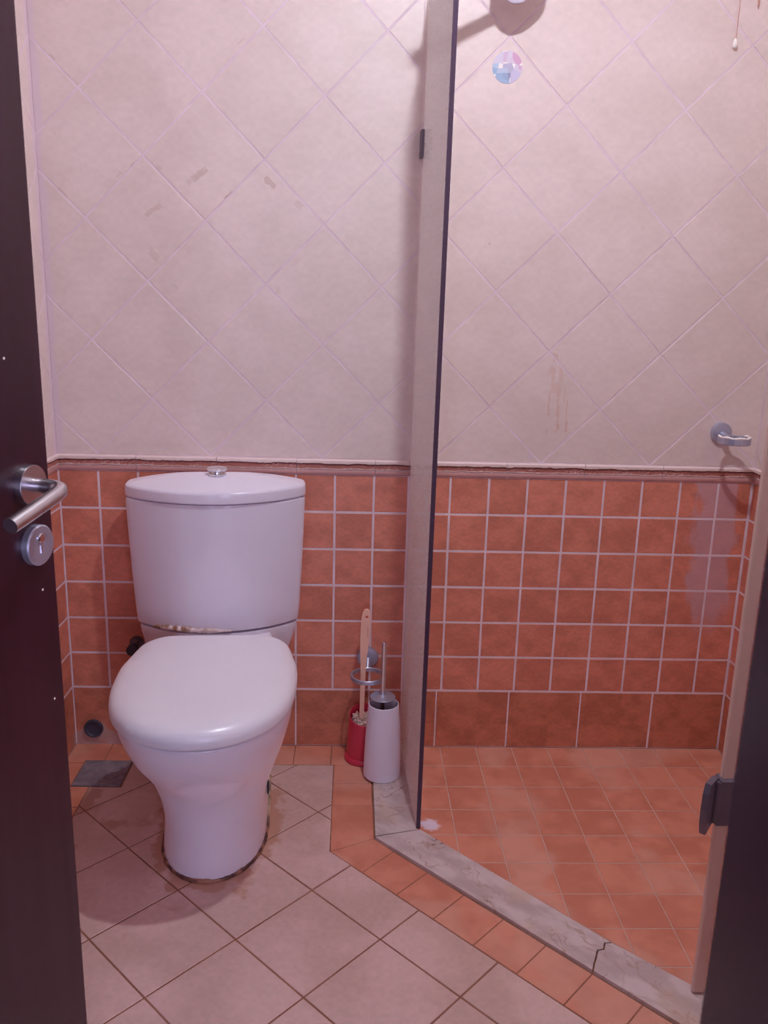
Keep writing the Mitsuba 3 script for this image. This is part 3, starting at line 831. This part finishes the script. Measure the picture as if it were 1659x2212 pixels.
tag('shower_screen', 'narrow limescaled glass panel standing between toilet and shower', 'glass panel')
sheet = trimesh.Trimesh([gpt(0.002, GT / 2, GZ0), gpt(glen - 0.002, GT / 2, GZ0), gpt(glen - 0.002, GT / 2, GZ1), gpt(0.002, GT / 2, GZ1)], [[0, 1, 2], [0, 2, 3]], process=False)
put('shower_screen__pane', sheet, 'glass_sheet')
e1 = gbox(glen - 0.0025, glen, 0, GT, GZ0, GZ1)
tag(put('shower_screen__polished_edge', e1, 'glass_edge'), 'dark polished front edge of the glass')
# limescale: a fine crust of flakes, with clear glass between them, on the toilet side
nz_, ns_ = 1900, 170
Z, S = np.meshgrid(np.linspace(GZ0 + 0.003, GZ1 - 0.003, nz_), np.linspace(0.006, glen - 0.004, ns_), indexing='ij')
r3 = np.random.default_rng(11)
cov = 0.80 + 0.10 * (meshkit.fbm(np.stack([S * 8, Z * 6, Z * 0], -1), 3) - 0.5)
on = r3.uniform(size=Z.shape) < cov
dz, ds = (GZ1 - GZ0) / nz_ * 0.5, glen / ns_ * 0.5
zz, ss = Z[on], S[on]
base_v = np.stack([np.full_like(ss, 0), ss, zz], 1)
quad = []
for a, b in ((-1, -1), (1, -1), (1, 1), (-1, 1)):
    s_, z_ = ss + a * ds, zz + b * dz
    xy = G0[None] + gd[None] * s_[:, None] + gn[None] * 0.0004
    quad.append(np.stack([xy[:, 0] + LEAN * z_, xy[:, 1], z_], 1))
V = np.stack(quad, 1).reshape(-1, 3)
i = np.arange(len(ss)) * 4
F = np.vstack([np.stack([i, i + 1, i + 2], 1), np.stack([i, i + 2, i + 3], 1)])
tag(put('shower_screen__limescale', trimesh.Trimesh(V, F, process=False), 'limescale'), 'grey film of limescale on the glass', kind='stuff')
for z in (1.556,):
    c = gbox(0.001, 0.026, -0.006, GT + 0.010, z - 0.030, z + 0.030)
    tag(put('shower_screen__clamp', c, 'grey_metal'), 'dark metal clamp holding the glass to the wall')

# the screen's other fixed panel, at the right, with its seal strip and the door hinge
tag('shower_screen_001', 'right fixed glass panel, only its pale edge seal showing beside the door post', 'glass panel')
QX, QY = 1.371, -0.866
sheet = trimesh.Trimesh([[QX + 0.018, QY, GZ0], [ROOM_X, QY, GZ0], [ROOM_X, QY, GZ1], [QX + 0.018, QY, GZ1]], [[0, 1, 2], [0, 2, 3]], process=False)
put('shower_screen_001__pane', sheet, 'glass_sheet')
tag(put('shower_screen_001__edge_seal', bx(QX, QY - 0.006, GZ0 + 0.004, QX + 0.0205, QY + 0.006, GZ1, 0.002), 'seal'), 'pale strip along the free edge of the panel')
tag('door_hinge', 'dark metal shower door hinge on the pale strip beside the door post', 'hinge')
put('door_hinge__panel_plate', bx(QX - 0.004, QY - 0.013, 0.352, QX + 0.045, QY + 0.013, 0.438, 0.002), 'grey_metal')
hdir = np.array([-0.66, -0.75])
hnn = np.array([0.75, -0.66])
o2 = np.array([QX - 0.004, QY - 0.002])
out = Polygon([(0.0, 0.354), (0.036, 0.347), (0.043, 0.370), (0.045, 0.396), (0.043, 0.424), (0.036, 0.440), (0.0, 0.438)])
e = trimesh.creation.extrude_polygon(out, 0.010, engine='earcut')
fm = np.eye(4)
fm[:3, 0] = [*hdir, 0]
fm[:3, 1] = [0, 0, 1]
fm[:3, 2] = np.cross(fm[:3, 0], fm[:3, 1])
fm[:3, 3] = [*o2, 0]
put('door_hinge__door_plate', moved(e, fm), 'grey_metal')
put('door_hinge__knuckle', tube([[QX - 0.004, QY - 0.006, 0.358], [QX - 0.004, QY - 0.006, 0.434]], 0.0075, 20), 'grey_metal', smooth=40)

# ---------------------------------------------------------------- hand shower at the top of the picture (its shadow shows)
tag('hand_shower', 'hand shower hanging at the very top edge, casting a shadow on the cream tiles', 'shower head')


def toward(S, t):
    S = np.array(S, float)
    return S + t * (LAMP - S)


hc = toward((1.098, 0, 1.866), 0.095)
ax = np.array([0.05, -0.85, -0.30])
ax /= np.linalg.norm(ax)
xa = np.cross([0, 0, 1.0], ax)
xa /= np.linalg.norm(xa)
ya = np.cross(ax, xa)
head = lathe([(0.001, -0.020), (0.022, -0.020), (0.040, -0.012), (0.052, -0.002), (0.0565, 0.006), (0.0560, 0.010), (0.0545, 0.0115), (0.050, 0.0120), (0.001, 0.0122)], 56)
th = np.arctan2(head.vertices[:, 1], head.vertices[:, 0])
bulge = 1.02 + 0.30 * np.exp(-((th + 1.72) / 0.62) ** 2)          # egg-shaped, its narrow end hanging down
head.vertices[:, :2] *= bulge[:, None]
put('hand_shower__head', moved(head, frame(hc, xa, ya, ax)), 'white_plastic', smooth=40)
pa, pb = toward((1.062, 0, 1.838), 0.125), toward((0.869, 0, 1.7425), 0.36)
path = [pa + (pb - pa) * t for t in np.linspace(0, 1, 12)]
put('hand_shower__handle', tube(path, np.interp(np.linspace(0, 1, 12), [0, 0.3, 1], [0.0115, 0.0105, 0.0098]), 18), 'white_plastic', smooth=40)
br = hc + np.array([0.0, 0.0, 0.03])
put('hand_shower__bracket', cat(tube([[br[0] + 0.02, -0.002, br[2] + 0.02], [br[0] + 0.02, -0.012, br[2] + 0.02]], 0.022, 24),
                                tube([[br[0] + 0.02, -0.01, br[2] + 0.02], hc - ax * 0.016 + np.array([0.004, 0, 0.012])], 0.010, 16)), 'dull_chrome', smooth=40)

# ---------------------------------------------------------------- cords
tag('pull_cord', 'thin cord with a small white knob hanging on the cream tiles at top right', 'cord')
put('pull_cord__cord', tube([[1.604, -0.006, 2.2], [1.604, -0.006, 1.802]], 0.0011, 8), 'cord', smooth=True)
kn = lathe([(0.001, -0.014), (0.0045, -0.012), (0.0055, -0.006), (0.004, 0.002), (0.0015, 0.006)], 20)
kn.apply_translation([1.604, -0.007, 1.798])
tag(put('pull_cord__knob', kn, 'soap', smooth=True), 'small white knob')
tag('pull_cord_001', 'second cord end, with a reddish tip, at the top right corner', 'cord')
put('pull_cord_001__cord', tube([[1.648, -0.006, 2.2], [1.648, -0.006, 1.882]], 0.0012, 8), 'cord', smooth=True)
put('pull_cord_001__tip', tube([[1.648, -0.006, 1.884], [1.646, -0.008, 1.871]], [0.0022, 0.0012], 8), 'imprint', smooth=True)
put('cord_hook', cat(bx(1.585, -0.012, 2.195, 1.67, 0.0, 2.215, 0.002)), 'white_plastic')
tag('cord_hook', 'small white rail above the picture from which both cords hang', 'rail')

# ---------------------------------------------------------------- sticker: a thin round foil of coloured facets
tag('wall_sticker', 'round pink, white and blue facetted foil sticker on the cream tiles', 'sticker')
sr, sc = 0.0345, np.array([1.0835, 1.7285])
disc = Point(0, 0).buffer(sr, quad_segs=24)
put('wall_sticker__backing', moved(trimesh.creation.extrude_polygon(disc, 0.0006, engine='earcut'), frame([sc[0], -0.0002, sc[1]], [1, 0, 0], [0, 0, 1], [0, -1, 0])), 'paint')
FAC = [([(-1, 0.15), (-0.55, 0.25), (-0.62, -0.1), (-1, -0.05)], (0.42, 0.62, 0.86)), ([(-1, -0.05), (-0.62, -0.1), (-0.75, -0.45), (-1, -0.45)], (0.16, 0.42, 0.72)),
       ([(-0.62, -0.1), (0.05, -0.05), (0.05, -0.35), (-0.72, -0.38)], (0.50, 0.62, 0.85)), ([(-0.72, -0.38), (0.05, -0.35), (0.22, -1), (-0.9, -1)], (0.22, 0.44, 0.74)),
       ([(-0.25, -0.38), (0.05, -0.35), (0.20, -0.92), (-0.3, -0.6)], (0.16, 0.36, 0.66)), ([(0.05, -0.35), (0.25, -0.3), (0.24, -0.6), (0.10, -0.86)], (0.12, 0.15, 0.42)),
       ([(-0.3, 0.2), (0.3, 0.25), (0.45, -0.1), (0.25, -0.34), (0.05, -0.35), (0.05, -0.05), (-0.3, -0.08)], (0.50, 0.46, 0.68)), ([(0.25, -0.34), (0.45, -0.1), (1, -0.35), (0.8, -1), (0.22, -1), (0.24, -0.6)], (0.68, 0.58, 0.86)),
       ([(-1, 0.15), (-0.55, 0.25), (-0.3, 0.2), (-0.3, 0.9), (-1, 1)], (0.86, 0.74, 0.90)), ([(-0.3, 0.9), (-0.3, 0.3), (-0.12, 0.3), (0.05, 1.0)], (0.82, 0.50, 0.74)), ([(-0.12, 0.3), (0.1, 0.25), (0.3, 1.0), (0.05, 1.0)], (0.88, 0.72, 0.86)),
       ([(0.30, 0.95), (0.32, 0.55), (0.55, 0.2), (0.8, 0.15), (0.95, 0.35), (0.8, 0.75)], (0.82, 0.28, 0.56)), ([(0.1, 0.25), (0.3, 0.25), (0.55, 0.2), (0.32, 0.55), (0.30, 0.95)], (0.86, 0.66, 0.84)),
       ([(0.45, -0.1), (0.55, 0.2), (0.8, 0.15), (1, 0.1), (1, -0.35)], (0.84, 0.68, 0.84)), ([(0.72, 0.12), (0.98, 0.1), (0.98, -0.12), (0.78, -0.12)], (0.82, 0.40, 0.64))]
for q, (pts, col) in enumerate(FAC):
    g = Polygon([(x * sr, y * sr) for x, y in pts]).buffer(0).intersection(disc)
    g = max(getattr(g, 'geoms', [g]), key=lambda s: s.area)
    if g.is_empty:
        continue
    m = trimesh.creation.extrude_polygon(g, 0.0002 + 0.00003 * q, engine='earcut')
    put('wall_sticker__facet', moved(m, frame([sc[0], -0.0007, sc[1]], [1, 0, 0], [0, 0, 1], [0, -1, 0])), principled([0.62 * (0.72 * c + 0.28 * g) + 0.06 for c, g in zip(col, (0.80, 0.72, 0.82))], 0.4, 0.5))

# ---------------------------------------------------------------- the open door at the left
E0 = np.array([0.338, -0.978])
ld = np.array([-0.276, -0.961])
ld /= np.linalg.norm(ld)
ln = np.array([-ld[1], ld[0]])              # towards the room
LW, LT = 0.80, 0.038


def lpt(s, w, z):
    return [*(E0 + ld * s + ln * w), z]


leaf = trimesh.convex.convex_hull(np.array([lpt(s, w, z) for s, w, z in
                                            [(s, w, z) for s in (0.0015, LW) for w in (0, -LT) for z in (0.012, 2.03)] + [(s, w, z) for s in (0, LW) for w in (-0.0015, -LT + 0.0015) for z in (0.012, 2.03)]]))
put('door_1', leaf, 'wood')
tag('door_1', 'dark wooden door standing open at the left, with a steel lever', 'door', kind='structure')


def on_leaf(m, s, z):
    """Local z is the leaf's outward normal, local x runs towards the hinges."""
    return moved(m, frame(lpt(s, 0, z), [*ld, 0], np.cross([*ln, 0], [*ld, 0]), [*ln, 0]))


HS, HZ = 0.0443, 0.9486
rose = lathe([(0.001, 0.0), (0.027, 0.0), (0.027, 0.0085), (0.0262, 0.0098), (0.012, 0.0102), (0.001, 0.0102)], 64)
put('door_1__handle', on_leaf(rose, HS, HZ), 'steel', smooth=35)
tag('door_1__handle', 'brushed steel lever handle on a round rose')
pts = [[0, 0, 0.008], [0, 0, 0.034], [0.0012, -0.0003, 0.043], [0.005, -0.001, 0.0510], [0.012, -0.0025, 0.0555], [0.022, -0.005, 0.057], [0.05, -0.011, 0.057], [0.08, -0.0175, 0.057], [0.110, -0.0235, 0.057]]
m = tube(pts, 0.0098, 32)
# local y must point up
fr = frame(lpt(HS, 0, HZ), [*ld, 0], [0, 0, 1], [*ln, 0])
put('door_1__handle__lever', moved(m, fr), 'steel', smooth=35)
ZS, ZZ = 0.0392, 0.8662
rose2 = lathe([(0.001, 0.0), (0.0275, 0.0), (0.0275, 0.0085), (0.0255, 0.0105), (0.0165, 0.0108), (0.0145, 0.0095), (0.001, 0.0095)], 64)
put('door_1__lock', moved(rose2, frame(lpt(ZS, 0, ZZ), [*ld, 0], [0, 0, 1], [*ln, 0])), 'dull_chrome', smooth=35)
tag('door_1__lock', 'round lock rose below the lever')
turn = cat(moved(lathe([(0.001, 0.009), (0.0065, 0.009), (0.0065, 0.0115), (0.0055, 0.0125), (0.001, 0.0126)], 32), np.array(T().translate([0, 0.010, 0]).matrix)), bx(-0.0012, -0.0110, 0.0092, 0.0012, 0.0, 0.0112, 0.0003))
put('door_1__lock__cylinder', moved(turn, frame(lpt(ZS, 0, ZZ), [*ld, 0], [0, 0, 1], [*ln, 0])), 'chrome', smooth=35)
chips = [bx(0.055, 0.0, -0.0001, 0.0595, 0.0045, 0.0003)]
sp = cat(*[moved(bx(-0.0016, -0.0014, -0.0001, 0.0016, 0.0014, 0.0002), np.array(T().translate([s, z, 0]).rotate([0, 0, 1], r).matrix)) for s, z, r in ((0.070, 1.112, 20), (0.022, 0.635, 60), (0.03, 0.80, 10))])
put('door_1__paint_speck', moved(sp, frame(lpt(0, 0, 0), [*ld, 0], [0, 0, 1], [*ln, 0])), 'soap')

# ---------------------------------------------------------------- the bathroom's lamp, above the picture
tag('ceiling_lamp', 'round ceiling downlight above the picture', 'lamp')
m = lathe([(0.046, 0.0), (0.046, -0.010), (0.040, -0.0125), (0.030, -0.013), (0.0285, -0.011), (0.0285, -0.004)], 64, close=False)
m.apply_translation([LAMP[0], LAMP[1], CEIL])
put('ceiling_lamp__rim', m, 'paint', smooth=35)
ca = np.radians(np.linspace(70, 2, 14))                     # a bulging opal diffuser
m = lathe([(0.028 * math.sin(t) / math.sin(ca[0]), 0.012 - 0.024 * (math.cos(t) - math.cos(ca[0])) / (1 - math.cos(ca[0]))) for t in ca], 48)
m.apply_translation(LAMP)
put('ceiling_lamp__diffuser', m, 'paint', smooth=40, emitter={'type': 'area', 'radiance': {'type': 'rgb', 'value': LAMP_RGB}})
